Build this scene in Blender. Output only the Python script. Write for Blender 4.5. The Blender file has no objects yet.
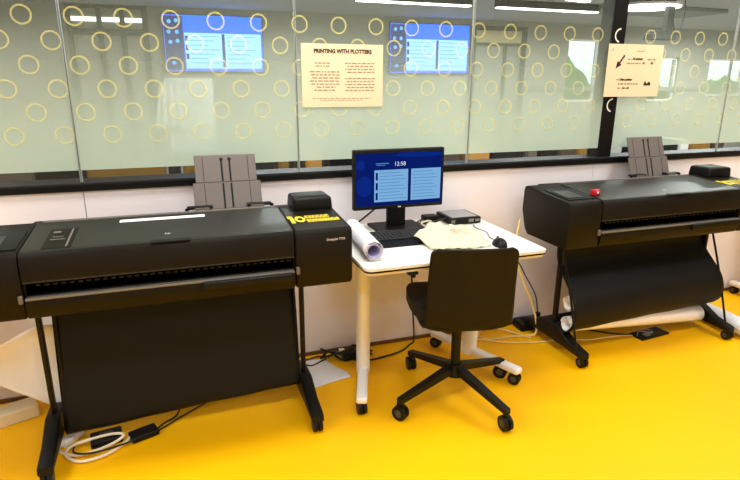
import bpy, bmesh, math, random
from mathutils import Vector, Matrix
random.seed(7)
C = bpy.context.scene.collection
PI = math.pi

# ------------------------------------------------------------------ materials
def srgb(r, g, b):
    f = lambda c: (c / 255 / 12.92) if c / 255 <= 0.04045 else ((c / 255 + 0.055) / 1.055) ** 2.4
    return (f(r), f(g), f(b), 1.0)

def mat(name, col, rough=0.5, metal=0.0, spec=0.5, bump=0.0, bscale=200.0, var=0.0, vscale=6.0, coat=0.0):
    m = bpy.data.materials.new(name); m.use_nodes = True
    nt = m.node_tree; b = nt.nodes['Principled BSDF']
    b.inputs['Base Color'].default_value = col
    b.inputs['Roughness'].default_value = rough
    b.inputs['Metallic'].default_value = metal
    b.inputs['Specular IOR Level'].default_value = spec
    b.inputs['Coat Weight'].default_value = coat
    tc = nt.nodes.new('ShaderNodeTexCoord')
    if var > 0:
        n = nt.nodes.new('ShaderNodeTexNoise'); n.inputs['Scale'].default_value = vscale; n.inputs['Detail'].default_value = 5
        nt.links.new(tc.outputs['Object'], n.inputs['Vector'])
        mx = nt.nodes.new('ShaderNodeMix'); mx.data_type = 'RGBA'
        mx.inputs['A'].default_value = tuple(c * (1 - var) for c in col[:3]) + (1,)
        mx.inputs['B'].default_value = tuple(min(1, c * (1 + var)) for c in col[:3]) + (1,)
        nt.links.new(n.outputs['Fac'], mx.inputs['Factor']); nt.links.new(mx.outputs['Result'], b.inputs['Base Color'])
    if bump > 0:
        n2 = nt.nodes.new('ShaderNodeTexNoise'); n2.inputs['Scale'].default_value = bscale
        nt.links.new(tc.outputs['Object'], n2.inputs['Vector'])
        bp = nt.nodes.new('ShaderNodeBump'); bp.inputs['Strength'].default_value = bump; bp.inputs['Distance'].default_value = 0.002
        nt.links.new(n2.outputs['Fac'], bp.inputs['Height']); nt.links.new(bp.outputs['Normal'], b.inputs['Normal'])
    return m

def emit(name, col, s=1.0):
    m = bpy.data.materials.new(name); m.use_nodes = True
    nt = m.node_tree; nt.nodes.clear()
    e = nt.nodes.new('ShaderNodeEmission'); e.inputs['Color'].default_value = col; e.inputs['Strength'].default_value = s
    o = nt.nodes.new('ShaderNodeOutputMaterial'); nt.links.new(e.outputs[0], o.inputs[0])
    return m

M = dict(
    shell=mat('printer_black_plastic', srgb(18, 14, 6), .45, bump=.1, bscale=900, var=.08, spec=.17),
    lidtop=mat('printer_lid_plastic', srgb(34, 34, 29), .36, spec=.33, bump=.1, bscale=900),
    dark=mat('dark_recess', srgb(9, 9, 8), .6, spec=.3),
    black=mat('black_plastic', srgb(12, 11, 10), .45, spec=.22, bump=.1, bscale=700),
    blackmetal=mat('black_painted_metal', srgb(12, 11, 10), .42, spec=.25),
    fabric=mat('black_bin_fabric', srgb(17, 17, 15), .55, bump=.3, bscale=500, var=.15, vscale=4, spec=.2),
    traygrey=mat('grey_tray_plastic', srgb(104, 95, 89), .5, bump=.1, bscale=800),
    greyedge=mat('grey_edge', srgb(112, 105, 96), .35),
    white=mat('white_plastic', srgb(236, 232, 226), .4),
    whitemetal=mat('white_powder_coat', srgb(240, 238, 234), .38),
    desktop=mat('white_laminate', srgb(226, 222, 212), .35, var=.015, vscale=3),
    cream=mat('cream_underside', srgb(228, 215, 182), .5),
    paper=mat('white_paper', srgb(238, 236, 238), .7),
    lavpaper=mat('lavender_paper_inside', srgb(206, 200, 236), .7),
    poster=mat('cream_poster_paper', srgb(238, 212, 176), .7),
    ink=mat('black_ink', srgb(30, 24, 20), .7),
    greyink=mat('grey_ink', srgb(150, 132, 112), .7),
    yellow=mat('yellow_sticker', srgb(232, 208, 16), .5),
    stickerdark=mat('olive_sticker_print', srgb(110, 95, 12), .5),
    lbl=mat('pale_grey_print', srgb(200, 198, 190), .5),
    wall=mat('white_wall_laminate', srgb(240, 233, 236), .5, var=.015, vscale=2),
    baseb=mat('brown_base_strip', srgb(110, 70, 34), .6),
    sill=mat('black_frame_paint', srgb(11, 10, 10), .45, spec=.2),
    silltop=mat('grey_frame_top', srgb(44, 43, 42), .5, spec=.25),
    seal=mat('pale_glass_edge', srgb(160, 168, 162), .3),
    darkseal=mat('dark_glass_edge', srgb(70, 76, 72), .3),
    seatfab=mat('black_seat_fabric', srgb(16, 14, 10), .85, bump=.4, bscale=500),
    chairshell=mat('black_chair_shell', srgb(21, 17, 5), .6, bump=.12, bscale=600, spec=.2),
    castergrey=mat('grey_caster_band', srgb(62, 60, 56), .5),
    bag=mat('cream_canvas', srgb(212, 200, 172), .85, bump=.35, bscale=400, var=.05, vscale=12),
    bagink=mat('faint_print', srgb(190, 180, 158), .85),
    silver=mat('silver_plastic', srgb(150, 150, 150), .35, metal=.3),
    red=mat('red_plastic', srgb(190, 20, 34), .35),
    whitecable=mat('white_cable', srgb(240, 228, 205), .5),
    creamcable=mat('cream_cable', srgb(246, 222, 140), .5),
    blackcable=mat('black_cable', srgb(22, 19, 16), .5),
    farwall=mat('far_wall_paint', srgb(160, 158, 146), .8, var=.04, vscale=1.5),
    farfloor=mat('grey_carpet', srgb(120, 120, 116), .9, bump=.3, bscale=300, var=.1),
    farceil=mat('far_ceiling_paint', srgb(186, 184, 178), .9, var=.03, vscale=2),
    fardark=mat('dark_far_frame', srgb(42, 42, 39), .6),
    fargrey=mat('grey_far_panel', srgb(132, 134, 124), .6),
    doorbeige=mat('beige_door', srgb(200, 188, 140), .6),
    ochre=mat('ochre_fabric', srgb(140, 98, 14), .7, var=.1),
    orange=mat('orange_fabric', srgb(198, 138, 58), .7),
    brown=mat('brown_wood', srgb(70, 50, 36), .6, var=.15),
    taupe=mat('taupe_fabric', srgb(104, 88, 76), .8),
    cloth=mat('white_cloth', srgb(240, 240, 234), .9, var=.05, vscale=10),
    leaf=mat('hedge_green', srgb(120, 168, 96), .8, var=.4, vscale=5),
    key=mat('keycap_black', srgb(34, 34, 34), .5),
)
M['scr_dark'] = emit('screen_navy', srgb(8, 26, 98), 1.0)
M['scr_blob'] = emit('screen_royal_blue', srgb(10, 38, 122), 1.0)
M['scr_panel'] = emit('screen_pale_blue', srgb(120, 170, 212), 1.0)
M['scr_panel_line'] = emit('screen_mid_blue', srgb(86, 138, 190), 1.0)
M['scr_text'] = emit('screen_white', srgb(214, 228, 250), 1.0)
M['tv_head'] = emit('display_blue', srgb(0, 86, 245), 2.3)
M['tv_panel'] = emit('display_pale_blue', srgb(140, 200, 252), 1.9)
M['tv_line'] = emit('display_line_blue', srgb(100, 155, 232), 1.7)
M['tv_dark'] = emit('display_navy', srgb(0, 44, 150), 1.3)
M['tv_blob'] = emit('display_sky_blue', srgb(90, 170, 255), 1.5)
M['lamp'] = emit('lamp_diffuser', (1, 1, 1, 1), 7.0)
M['reflection_glow'] = emit('glass_reflection_glow', (1, .99, .96, 1), 2.2)  # glow for the painted-in reflection bar, not a lamp

def floor_mat():
    m = mat('yellow_linoleum', srgb(255, 190, 0), .45, spec=.25)
    nt = m.node_tree; b = nt.nodes['Principled BSDF']
    tc = nt.nodes.new('ShaderNodeTexCoord')
    n = nt.nodes.new('ShaderNodeTexNoise'); n.inputs['Scale'].default_value = 1.6; n.inputs['Detail'].default_value = 6
    nt.links.new(tc.outputs['Object'], n.inputs['Vector'])
    r = nt.nodes.new('ShaderNodeValToRGB')
    r.color_ramp.elements[0].position = .3; r.color_ramp.elements[0].color = srgb(250, 184, 0)
    r.color_ramp.elements[1].position = .75; r.color_ramp.elements[1].color = srgb(254, 190, 0)
    nt.links.new(n.outputs['Fac'], r.inputs['Fac'])
    v = nt.nodes.new('ShaderNodeTexVoronoi'); v.inputs['Scale'].default_value = 2.3
    nt.links.new(tc.outputs['Object'], v.inputs['Vector'])
    lt = nt.nodes.new('ShaderNodeMath'); lt.operation = 'LESS_THAN'; lt.inputs[1].default_value = .02
    nt.links.new(v.outputs['Distance'], lt.inputs[0])
    mx = nt.nodes.new('ShaderNodeMix'); mx.data_type = 'RGBA'; mx.inputs['B'].default_value = srgb(190, 128, 10)
    nt.links.new(lt.outputs[0], mx.inputs['Factor']); nt.links.new(r.outputs['Color'], mx.inputs['A'])
    nt.links.new(mx.outputs['Result'], b.inputs['Base Color'])
    return m
M['floor'] = floor_mat()

def glass_mat():
    m = bpy.data.materials.new('partition_glass'); m.use_nodes = True
    nt = m.node_tree; nt.nodes.clear()
    t = nt.nodes.new('ShaderNodeBsdfTransparent'); t.inputs['Color'].default_value = (.94, .97, .95, 1)
    g = nt.nodes.new('ShaderNodeBsdfGlossy'); g.inputs['Roughness'].default_value = .02
    lw = nt.nodes.new('ShaderNodeLayerWeight'); pw = nt.nodes.new('ShaderNodeMath'); pw.operation = 'POWER'; pw.inputs[1].default_value = 5
    nt.links.new(lw.outputs['Facing'], pw.inputs[0])
    fr = nt.nodes.new('ShaderNodeMath'); fr.operation = 'MULTIPLY_ADD'; fr.inputs[1].default_value = .9; fr.inputs[2].default_value = .022
    nt.links.new(pw.outputs[0], fr.inputs[0])
    mx = nt.nodes.new('ShaderNodeMixShader'); o = nt.nodes.new('ShaderNodeOutputMaterial')
    nt.links.new(fr.outputs[0], mx.inputs[0]); nt.links.new(t.outputs[0], mx.inputs[1]); nt.links.new(g.outputs[0], mx.inputs[2])
    nt.links.new(mx.outputs[0], o.inputs[0])
    return m
M['glass'] = glass_mat()

def film_mat():
    # gradient dot film: denser towards the bottom edge, clear at the top
    m = bpy.data.materials.new('mint_gradient_film'); m.use_nodes = True
    nt = m.node_tree; nt.nodes.clear()
    tc = nt.nodes.new('ShaderNodeTexCoord'); sp = nt.nodes.new('ShaderNodeSeparateXYZ')
    nt.links.new(tc.outputs['Object'], sp.inputs[0])
    mr = nt.nodes.new('ShaderNodeMapRange'); mr.inputs['From Min'].default_value = 1.08; mr.inputs['From Max'].default_value = 2.08
    nt.links.new(sp.outputs['Z'], mr.inputs['Value'])
    r = nt.nodes.new('ShaderNodeValToRGB'); e = r.color_ramp.elements
    e[0].position = 0; e[0].color = (.92, .92, .92, 1)
    e[1].position = 1; e[1].color = (.015, .015, .015, 1)
    for p, a in ((.22, .78), (.42, .45), (.62, .17), (.8, .06)):
        x = e.new(p); x.color = (a, a, a, 1)
    nt.links.new(mr.outputs[0], r.inputs['Fac'])
    t = nt.nodes.new('ShaderNodeBsdfTransparent')
    d = nt.nodes.new('ShaderNodeBsdfDiffuse'); d.inputs['Color'].default_value = srgb(200, 214, 194)
    tl = nt.nodes.new('ShaderNodeBsdfTranslucent'); tl.inputs['Color'].default_value = srgb(190, 212, 190)
    m1 = nt.nodes.new('ShaderNodeMixShader'); m1.inputs[0].default_value = .3
    nt.links.new(d.outputs[0], m1.inputs[1]); nt.links.new(tl.outputs[0], m1.inputs[2])
    m2 = nt.nodes.new('ShaderNodeMixShader'); o = nt.nodes.new('ShaderNodeOutputMaterial')
    nt.links.new(r.outputs['Color'], m2.inputs[0]); nt.links.new(t.outputs[0], m2.inputs[1]); nt.links.new(m1.outputs[0], m2.inputs[2])
    nt.links.new(m2.outputs[0], o.inputs[0])
    return m
M['film'] = film_mat()

def ring_mat():
    m = bpy.data.materials.new('yellow_ring_film'); m.use_nodes = True
    nt = m.node_tree; nt.nodes.clear()
    t = nt.nodes.new('ShaderNodeBsdfTransparent'); d = nt.nodes.new('ShaderNodeBsdfDiffuse'); d.inputs['Color'].default_value = srgb(240, 230, 150)
    m2 = nt.nodes.new('ShaderNodeMixShader'); m2.inputs[0].default_value = .42; o = nt.nodes.new('ShaderNodeOutputMaterial')
    nt.links.new(t.outputs[0], m2.inputs[1]); nt.links.new(d.outputs[0], m2.inputs[2]); nt.links.new(m2.outputs[0], o.inputs[0])
    return m
M['ring'] = ring_mat()

# ------------------------------------------------------------------ mesh helpers
class MB:
    def __init__(s): s.bm = bmesh.new()
    def _add(s, tmp, mtx=None):
        if mtx is not None: bmesh.ops.transform(tmp, matrix=mtx, verts=tmp.verts)
        me = bpy.data.meshes.new('tmp'); tmp.to_mesh(me); tmp.free(); s.bm.from_mesh(me); bpy.data.meshes.remove(me)
        return s
    def box(s, x0, x1, y0, y1, z0, z1, r=0.0, seg=2, mtx=None, taper=0.0):
        t = bmesh.new(); bmesh.ops.create_cube(t, size=1)
        for v in t.verts:
            k = (1 - taper) if v.co.z > 0 else 1
            v.co = Vector(((x0 + x1) / 2 + v.co.x * (x1 - x0) * k, (y0 + y1) / 2 + v.co.y * (y1 - y0) * k, (z0 + z1) / 2 + v.co.z * (z1 - z0)))
        if r > 0: bmesh.ops.bevel(t, geom=list(t.edges), offset=r, segments=seg, profile=.5, affect='EDGES')
        return s._add(t, mtx)
    def prism_x(s, prof, x0, x1, r=0.0, seg=2):          # profile in (y, z), extruded along x
        t = bmesh.new(); a = [t.verts.new((x0, y, z)) for y, z in prof]; b = [t.verts.new((x1, y, z)) for y, z in prof]
        n = len(prof); t.faces.new(a); t.faces.new(list(reversed(b)))
        for i in range(n): t.faces.new((a[i], b[i], b[(i + 1) % n], a[(i + 1) % n]))
        bmesh.ops.recalc_face_normals(t, faces=t.faces)
        if r > 0:
            ed = [e for e in t.edges if abs(e.verts[0].co.x - e.verts[1].co.x) < 1e-6]
            bmesh.ops.bevel(t, geom=ed, offset=r, segments=seg, profile=.5, affect='EDGES')
        return s._add(t)
    def prism_z(s, pts, z0, z1, r=0.0, seg=2):           # outline in (x, y), extruded along z
        t = bmesh.new(); a = [t.verts.new((x, y, z0)) for x, y in pts]; b = [t.verts.new((x, y, z1)) for x, y in pts]
        n = len(pts); t.faces.new(list(reversed(a))); t.faces.new(b)
        for i in range(n): t.faces.new((a[i], a[(i + 1) % n], b[(i + 1) % n], b[i]))
        bmesh.ops.recalc_face_normals(t, faces=t.faces)
        if r > 0:
            ed = [e for e in t.edges if abs(e.verts[0].co.z - e.verts[1].co.z) < 1e-6]
            bmesh.ops.bevel(t, geom=ed, offset=r, segments=seg, profile=.5, affect='EDGES')
        return s._add(t)
    def cyl(s, p, q, r0, r1=None, n=20, caps=True):
        p, q = Vector(p), Vector(q); r1 = r0 if r1 is None else r1
        t = bmesh.new(); bmesh.ops.create_cone(t, cap_ends=caps, segments=n, radius1=r0, radius2=r1, depth=(q - p).length)
        rot = (q - p).normalized().to_track_quat('Z', 'Y').to_matrix().to_4x4()
        return s._add(t, Matrix.Translation((p + q) / 2) @ rot)
    def tube(s, pts, r, n=8, smooth=True, sub=6):
        pts = [Vector(p) for p in pts]
        if smooth and len(pts) > 2:
            out = []
            for i in range(len(pts) - 1):
                p0 = pts[max(i - 1, 0)]; p1 = pts[i]; p2 = pts[i + 1]; p3 = pts[min(i + 2, len(pts) - 1)]
                for k in range(sub):
                    u = k / sub
                    out.append(.5 * ((2 * p1) + (p2 - p0) * u + (2 * p0 - 5 * p1 + 4 * p2 - p3) * u * u + (3 * p1 - p0 - 3 * p2 + p3) * u ** 3))
            out.append(pts[-1]); pts = out
        rings = []
        up = Vector((0, 0, 1))
        for i, p in enumerate(pts):
            d = (pts[min(i + 1, len(pts) - 1)] - pts[max(i - 1, 0)]).normalized()
            a = d.cross(up)
            if a.length < 1e-3: a = d.cross(Vector((1, 0, 0)))
            a.normalize(); b = a.cross(d).normalized()
            rings.append([s.bm.verts.new(p + (a * math.cos(2 * PI * k / n) + b * math.sin(2 * PI * k / n)) * r) for k in range(n)])
        for i in range(len(rings) - 1):
            for k in range(n): s.bm.faces.new((rings[i][k], rings[i][(k + 1) % n], rings[i + 1][(k + 1) % n], rings[i + 1][k]))
        s.bm.faces.new(rings[0]); s.bm.faces.new(list(reversed(rings[-1])))
        return s
    def grid(s, f, nu, nv):
        vs = [[s.bm.verts.new(f(u / nu, v / nv)) for v in range(nv + 1)] for u in range(nu + 1)]
        for u in range(nu):
            for v in range(nv): s.bm.faces.new((vs[u][v], vs[u + 1][v], vs[u + 1][v + 1], vs[u][v + 1]))
        return s
    def quad(s, a, b, c, d):
        s.bm.faces.new([s.bm.verts.new(p) for p in (a, b, c, d)]); return s
    def build(s, name, m, parent=None, smooth=False, solid=0.0, subd=0, loc=None, rot=None):
        me = bpy.data.meshes.new(name)
        bmesh.ops.recalc_face_normals(s.bm, faces=s.bm.faces)
        if smooth:
            for f in s.bm.faces: f.smooth = True
            for e in s.bm.edges:
                if len(e.link_faces) == 2 and e.calc_face_angle(0) > math.radians(38): e.smooth = False
        s.bm.to_mesh(me); s.bm.free()
        me.materials.append(M[m] if isinstance(m, str) else m)
        o = bpy.data.objects.new(name, me); C.objects.link(o)
        if parent is not None: o.parent = parent
        if loc is not None: o.location = loc
        if rot is not None: o.rotation_euler = rot
        if solid:
            md = o.modifiers.new('solid', 'SOLIDIFY'); md.thickness = solid; md.offset = 0
        if subd:
            md = o.modifiers.new('sub', 'SUBSURF'); md.levels = subd; md.render_levels = subd
        return o

def text(name, s, size, m, parent, loc, rot=(PI / 2, 0, 0), align='LEFT', bold=0.0, depth=0.0006, xs=1.0):
    cu = bpy.data.curves.new(name, 'FONT'); cu.body = s; cu.size = size; cu.align_x = align; cu.align_y = 'BOTTOM'
    cu.extrude = depth; cu.offset = bold; cu.resolution_u = 3
    t = bpy.data.objects.new('tmp_text', cu); C.objects.link(t)
    me = bpy.data.meshes.new_from_object(t.evaluated_get(bpy.context.evaluated_depsgraph_get()))
    bpy.data.objects.remove(t); bpy.data.curves.remove(cu)
    me.materials.clear(); me.materials.append(M[m])
    o = bpy.data.objects.new(name, me); C.objects.link(o); o.parent = parent; o.location = loc; o.rotation_euler = rot; o.scale = (xs, 1, 1)
    return o

def thing(name, label, cat, loc=(0, 0, 0), rotz=0.0, group=None):
    o = bpy.data.objects.new(name, None); C.objects.link(o); o.location = loc; o.rotation_euler = (0, 0, rotz)
    o.empty_display_size = .1
    return tag(o, label, cat, group)
def tag(o, label, cat, group=None):
    o['label'] = label; o['category'] = cat
    if group: o['group'] = group
    return o
def struct(o): o['kind'] = 'structure'; return o

# ------------------------------------------------------------------ setting
WY = 2.79                 # face of the low wall
struct(MB().box(-6, 13, -3.5, WY + .05, -.1, 0).build('floor', 'floor'))
struct(MB().box(-6, 13, WY + .05, 10.2, -.1, 0).build('floor', 'farfloor'))
wb = bpy.data.objects.new('wall_back', None); C.objects.link(wb); struct(wb)
for x0, x1 in ((-6, -.405), (-.4015, 2.4285), (2.432, 13)):
    MB().box(x0, x1, WY, WY + .1, 0, 1.0).build('wall_panel', 'wall', wb)
MB().box(-6, 13, WY + .006, WY + .09, 0, .99).build('wall_core', 'darkseal', wb)
struct(MB().box(-6, 13, WY - .008, WY, 0, .022, .002).build('baseboard_back', 'baseb'))
tr = bpy.data.objects.new('trim_1', None); C.objects.link(tr); struct(tr)
MB().box(-6, 13, WY - .014, WY + .13, .998, 1.03, .003).build('sill_rail', 'sill', tr)
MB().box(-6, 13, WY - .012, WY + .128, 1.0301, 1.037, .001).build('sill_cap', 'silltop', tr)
tr2 = MB().box(2.452, 2.548, WY - .004, WY + .1, 1.037, 2.6, .004).build('trim_2', 'sill'); struct(tr2)
# pale half rings stuck on the post
arc = MB()
for zc in (1.741, 1.346):
    n = 16
    for k in range(n):
        a0 = PI * (.5 + k / n * .95); a1 = PI * (.5 + (k + 1) / n * .95)
        P = lambda a, r: (2.512 + r * math.cos(a), WY - .0046, zc + r * math.sin(a))
        arc.quad(P(a0, .040), P(a1, .040), P(a1, .032), P(a0, .032))
arc.build('ring_mark', 'white', tr2)

panes = ((-2.40, -1.40), (-1.40, -.404), (-.404, .594), (.594, 1.552), (1.552, 2.452), (2.548, 3.43), (3.43, 4.40), (4.40, 5.4))
RX0, RDX, RDZ, RZ0 = -.541, .193, .0985, 1.741
for i, (a, b) in enumerate(panes):
    a, b = a + .004, b - .004
    w = bpy.data.objects.new('window_%d' % (i + 1), None); C.objects.link(w); struct(w)
    MB().box(a, b, WY + .004, WY + .012, 1.038, 2.6).build('glass_pane', 'glass', w)
    fm = MB()
    for fa, fb in ((a + .001, b - .001),):
        fm.quad((fa, WY + .002, 1.092), (fb, WY + .002, 1.092), (fb, WY + .002, 2.08), (fa, WY + .002, 2.08))
    fo = fm.build('gradient_film', 'film', w)
    rg = MB(); nr = 0
    for row in range(6):
        zc = RZ0 - row * RDZ
        for k in range(-12, 40):
            xc = RX0 + k * RDX + (RDX / 2 if row % 2 else 0)
            if not (a - .004 < xc <= b + .004) or 2.42 < xc < 2.6: continue
            n = 28
            ang = [2 * PI * q / n for q in range(n)]
            o_ = [rg.bm.verts.new((xc + .040 * math.cos(t), WY + .0005, zc + .040 * math.sin(t))) for t in ang]
            i_ = [rg.bm.verts.new((xc + .0325 * math.cos(t), WY + .0005, zc + .0325 * math.sin(t))) for t in ang]
            for q in range(n): rg.bm.faces.new((o_[q], o_[(q + 1) % n], i_[(q + 1) % n], i_[q]))
    rg.build('ring_pattern', 'ring', w)
    if abs(b - 2.448) > .01: MB().box(b - .001, b + .0015, WY - .0005, WY + .013, 1.038, 2.6).build('glass_edge', 'seal', w)
    if abs(a - 2.552) > .01: MB().box(a - .0015, a + .001, WY - .0005, WY + .013, 1.038, 2.6).build('glass_edge', 'seal', w)
    if abs(b - 2.448) > .01: MB().box(b + .003, b + .005, WY + .004, WY + .011, 1.038, 2.6).build('joint_line', 'fargrey', w)

struct(MB().box(-6, 13, -3.6, WY + .14, 2.95, 3.05).build('ceiling', 'farceil'))
struct(MB().box(-6, 13, -3.6, -3.5, 0, 2.95).build('wall_rear', 'cloth'))
struct(MB().box(-6.1, -6, -3.5, WY, 0, 2.95).build('wall_left', 'wall'))
struct(MB().box(13, 13.1, -3.5, WY, 0, 2.95).build('wall_right', 'wall'))
struct(MB().box(-6, 13, WY - .03, WY + .14, 2.6, 2.95).build('trim_4', 'wall'))
# far room shell
FY, FZ = 8.05, 2.34
struct(MB().box(-6, 13, WY + .14, FY + .2, FZ, FZ + .08).build('ceiling', 'farceil'))
wins = ((6.24, 6.88, 1.12, 2.12), (8.0, 8.62, 1.12, 1.86), (9.35, 10.3, 1.2, 1.86))
fw = MB(); xs = -6
for x0, x1, z0, z1 in wins:
    fw.box(xs, x0, FY, FY + .15, 0, FZ); fw.box(x0, x1, FY, FY + .15, 0, z0); fw.box(x0, x1, FY, FY + .15, z1, FZ); xs = x1
fw.box(xs, 13, FY, FY + .15, 0, FZ)
struct(fw.build('wall_far', 'farwall'))
struct(MB().box(-6.1, -6, WY, FY + .15, 0, FZ).build('wall_left', 'farwall'))
struct(MB().box(13, 13.1, WY, FY + .15, 0, FZ).build('wall_right', 'farwall'))
struct(MB().box(5.4, 12.9, FY - .03, FY, 1.30, 1.36).build('trim_3', 'fargrey'))
for i, (x0, x1, z0, z1) in enumerate(wins):
    w = bpy.data.objects.new('window_%d' % (i + 20), None); C.objects.link(w); struct(w)
    f = MB(); t = .03
    f.box(x0, x1, FY + .04, FY + .09, z0, z0 + t); f.box(x0, x1, FY + .04, FY + .09, z1 - t, z1)
    f.box(x0, x0 + t, FY + .04, FY + .09, z0, z1); f.box(x1 - t, x1, FY + .04, FY + .09, z0, z1)
    f.build('window_frame', 'white', w)
    MB().box(x0 + t, x1 - t, FY + .06, FY + .066, z0 + t, z1 - t).build('pane', 'glass', w)
# doors in the far wall
d1 = bpy.data.objects.new('door_1', None); C.objects.link(d1); struct(d1)
MB().box(4.42, 4.50, FY - .05, FY - .002, 0, 2.26).box(5.32, 5.40, FY - .05, FY - .002, 0, 2.26).box(4.5, 5.32, FY - .05, FY - .002, 2.20, 2.26).box(4.5, 5.32, FY - .05, FY - .002, 1.98, 2.02).box(5.0, 5.05, FY - .05, FY - .002, 0, 1.98).build('door_frame', 'fardark', d1)
MB().box(4.5, 5.32, FY - .02, FY - .004, 2.02, 2.20).build('transom', 'doorbeige', d1)
MB().box(4.5, 5.0, FY - .02, FY - .004, .02, 1.98).box(5.05, 5.32, FY - .02, FY - .004, .02, 1.98).build('door_leaf', 'fargrey', d1)
MB().cyl((4.94, FY - .05, 1.0), (4.94, FY - .05, 1.14), .01).build('door_handle', 'silver', d1)
d2 = bpy.data.objects.new('door_2', None); C.objects.link(d2); struct(d2)
f = MB()
for x in (-1.06, -.72, -.46, -.20): f.box(x - .03, x + .03, FY - .06, FY - .002, 0, 2.33)
for z in (2.29, 2.02, 1.98): f.box(-1.06, -.2, FY - .055, FY - .003, z, z + .035)
f.build('door_frame', 'fardark', d2)
MB().box(-1.03, -.23, FY - .03, FY - .005, .02, 2.0).build('door_leaf', 'farwall', d2)
MB().box(-1.03, -.23, FY - .03, FY - .005, 2.05, 2.29).build('transom', 'fargrey', d2)
MB().box(-1.03, -.23, FY - .045, FY - .031, 2.14, 2.19).build('reflected_bar', 'reflection_glow', d2)  # emissive bar stands in for a bright reflection on the glass

# ------------------------------------------------------------------ far room things
def display(x0, x1, z0, z1, label):
    cx = (x0 + x1) / 2
    t = thing('wall_display', label, 'screen', (cx, FY, z0), 0, 'wall displays in the far room')
    w, h = x1 - x0, z1 - z0
    MB().box(-w / 2 - .012, w / 2 + .012, -.07, -.02, -.012, h + .012, .006).build('bezel', 'black', t)
    MB().box(-.2, .2, -.02, 0, h * .3, h * .7).build('wall_bracket', 'fardark', t)
    sc = MB().quad((-w / 2, -.0705, 0), (w / 2, -.0705, 0), (w / 2, -.0705, h), (-w / 2, -.0705, h)).build('screen', 'tv_head', t)
    y = -.0712
    X = lambda u: -w / 2 + u * w
    Z = lambda v: h * (1 - v)
    R = lambda b, u0, u1, v0, v1, yy=y: b.quad((X(u0), yy, Z(v1)), (X(u1), yy, Z(v1)), (X(u1), yy, Z(v0)), (X(u0), yy, Z(v0)))
    R(MB(), .005, .19, .02, .98).build('side_bar', 'scr_blob', sc)
    b = MB()
    R(b, .2, .985, .31, .95, y - .0004); b.build('content_panel', 'tv_panel', sc)
    for q in ((.575, .605, .32, .92), (.205, .235, .36, .46), (.205, .235, .52, .62), (.205, .235, .68, .78)):
        R(MB(), *q, y - .0008).build('dark_tile', 'tv_dark', sc)
    b = MB()
    for c in (.25, .63):
        for k in range(7): R(b, c, c + .3 - .06 * (k % 3), .36 + k * .08, .375 + k * .08, y - .0008)
    b.build('text_lines', 'tv_line', sc)
    for (u, v) in ((.05, .3), (.13, .3), (.06, .48), (.13, .46), (.06, .12), (.13, .1), (.08, .85)):
        b = MB(); c = (X(u), Z(v)); vs = [b.bm.verts.new((c[0] + .025 * math.cos(2 * PI * q / 14), y - .0008, c[1] + .025 * math.sin(2 * PI * q / 14))) for q in range(14)]
        b.bm.faces.new(vs); b.build('side_icon', 'tv_blob', sc)
    return t
display(.01, 1.25, 1.565, 2.25, 'blue wall display behind the glass, above the left printer')
display(3.09, 4.36, 1.565, 2.25, 'blue wall display behind the glass, above and right of the desk monitor')

def strip_light(p, q, label):
    c = ((p[0] + q[0]) / 2, (p[1] + q[1]) / 2, p[2])
    d = Vector((q[0] - p[0], q[1] - p[1], 0)); L = d.length
    t = thing('linear_ceiling_lamp', label, 'ceiling lamp', c, math.atan2(d.y, d.x), 'linear lamps in the far room')
    MB().box(-L / 2, L / 2, -.05, .05, .012, FZ - p[2] - .0005, .005).build('housing', 'fardark', t)
    MB().box(-L / 2 + .01, L / 2 - .01, -.04, .04, 0, .012).build('diffuser', 'lamp', t)
strip_light((3.55, 5.9, 2.25), (4.93, 5.9, 2.25), 'long linear ceiling lamp behind the glass, just left of the black post')
strip_light((1.9, 5.9, 2.25), (3.22, 5.9, 2.25), 'long linear ceiling lamp behind the glass, above the right wall display')
strip_light((3.85, 5.05, 2.25), (4.15, 5.12, 2.25), 'short linear ceiling lamp at the top edge, left of the black post')
t = thing('round_ceiling_lamp', 'large round flat white ceiling lamp behind the glass right of the black post', 'ceiling lamp', (5.03, 5.22, 2.24))
MB().cyl((0, 0, .02), (0, 0, FZ - 2.2405), .03).build('stem', 'fardark', t)
MB().cyl((0, 0, .012), (0, 0, .035), .335, n=40).build('rim', 'white', t)
MB().cyl((0, 0, 0), (0, 0, .0119), .325, n=40).build('diffuser', 'lamp', t)
t = thing('ceiling_bracket', 'dark grey ceiling bracket with a flat foot behind the right glass pane', 'bracket', (5.12, 5.0, 1.94))
MB().box(-.045, .045, -.03, .03, 0, FZ - 1.9405, .006).build('post', 'fardark', t)
MB().box(-.26, .06, -.08, .06, -.04, .02, .01).box(-.2, .0, -.05, .03, .02, .05, .008).build('foot_plate', 'fardark', t)
MB().tube([(.05, .0, .2), (.12, .0, .03), (.2, .02, .08), (.24, .03, .25), (.22, .03, .4)], .006).build('cable', 'blackcable', t)
tag(MB().box(4.9, 6.7, 5.62, 6.3, 2.29, FZ - .0005, .01).build('ceiling_duct', 'fargrey'), 'dark grey rectangular duct under the ceiling at the top right', 'duct')

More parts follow.
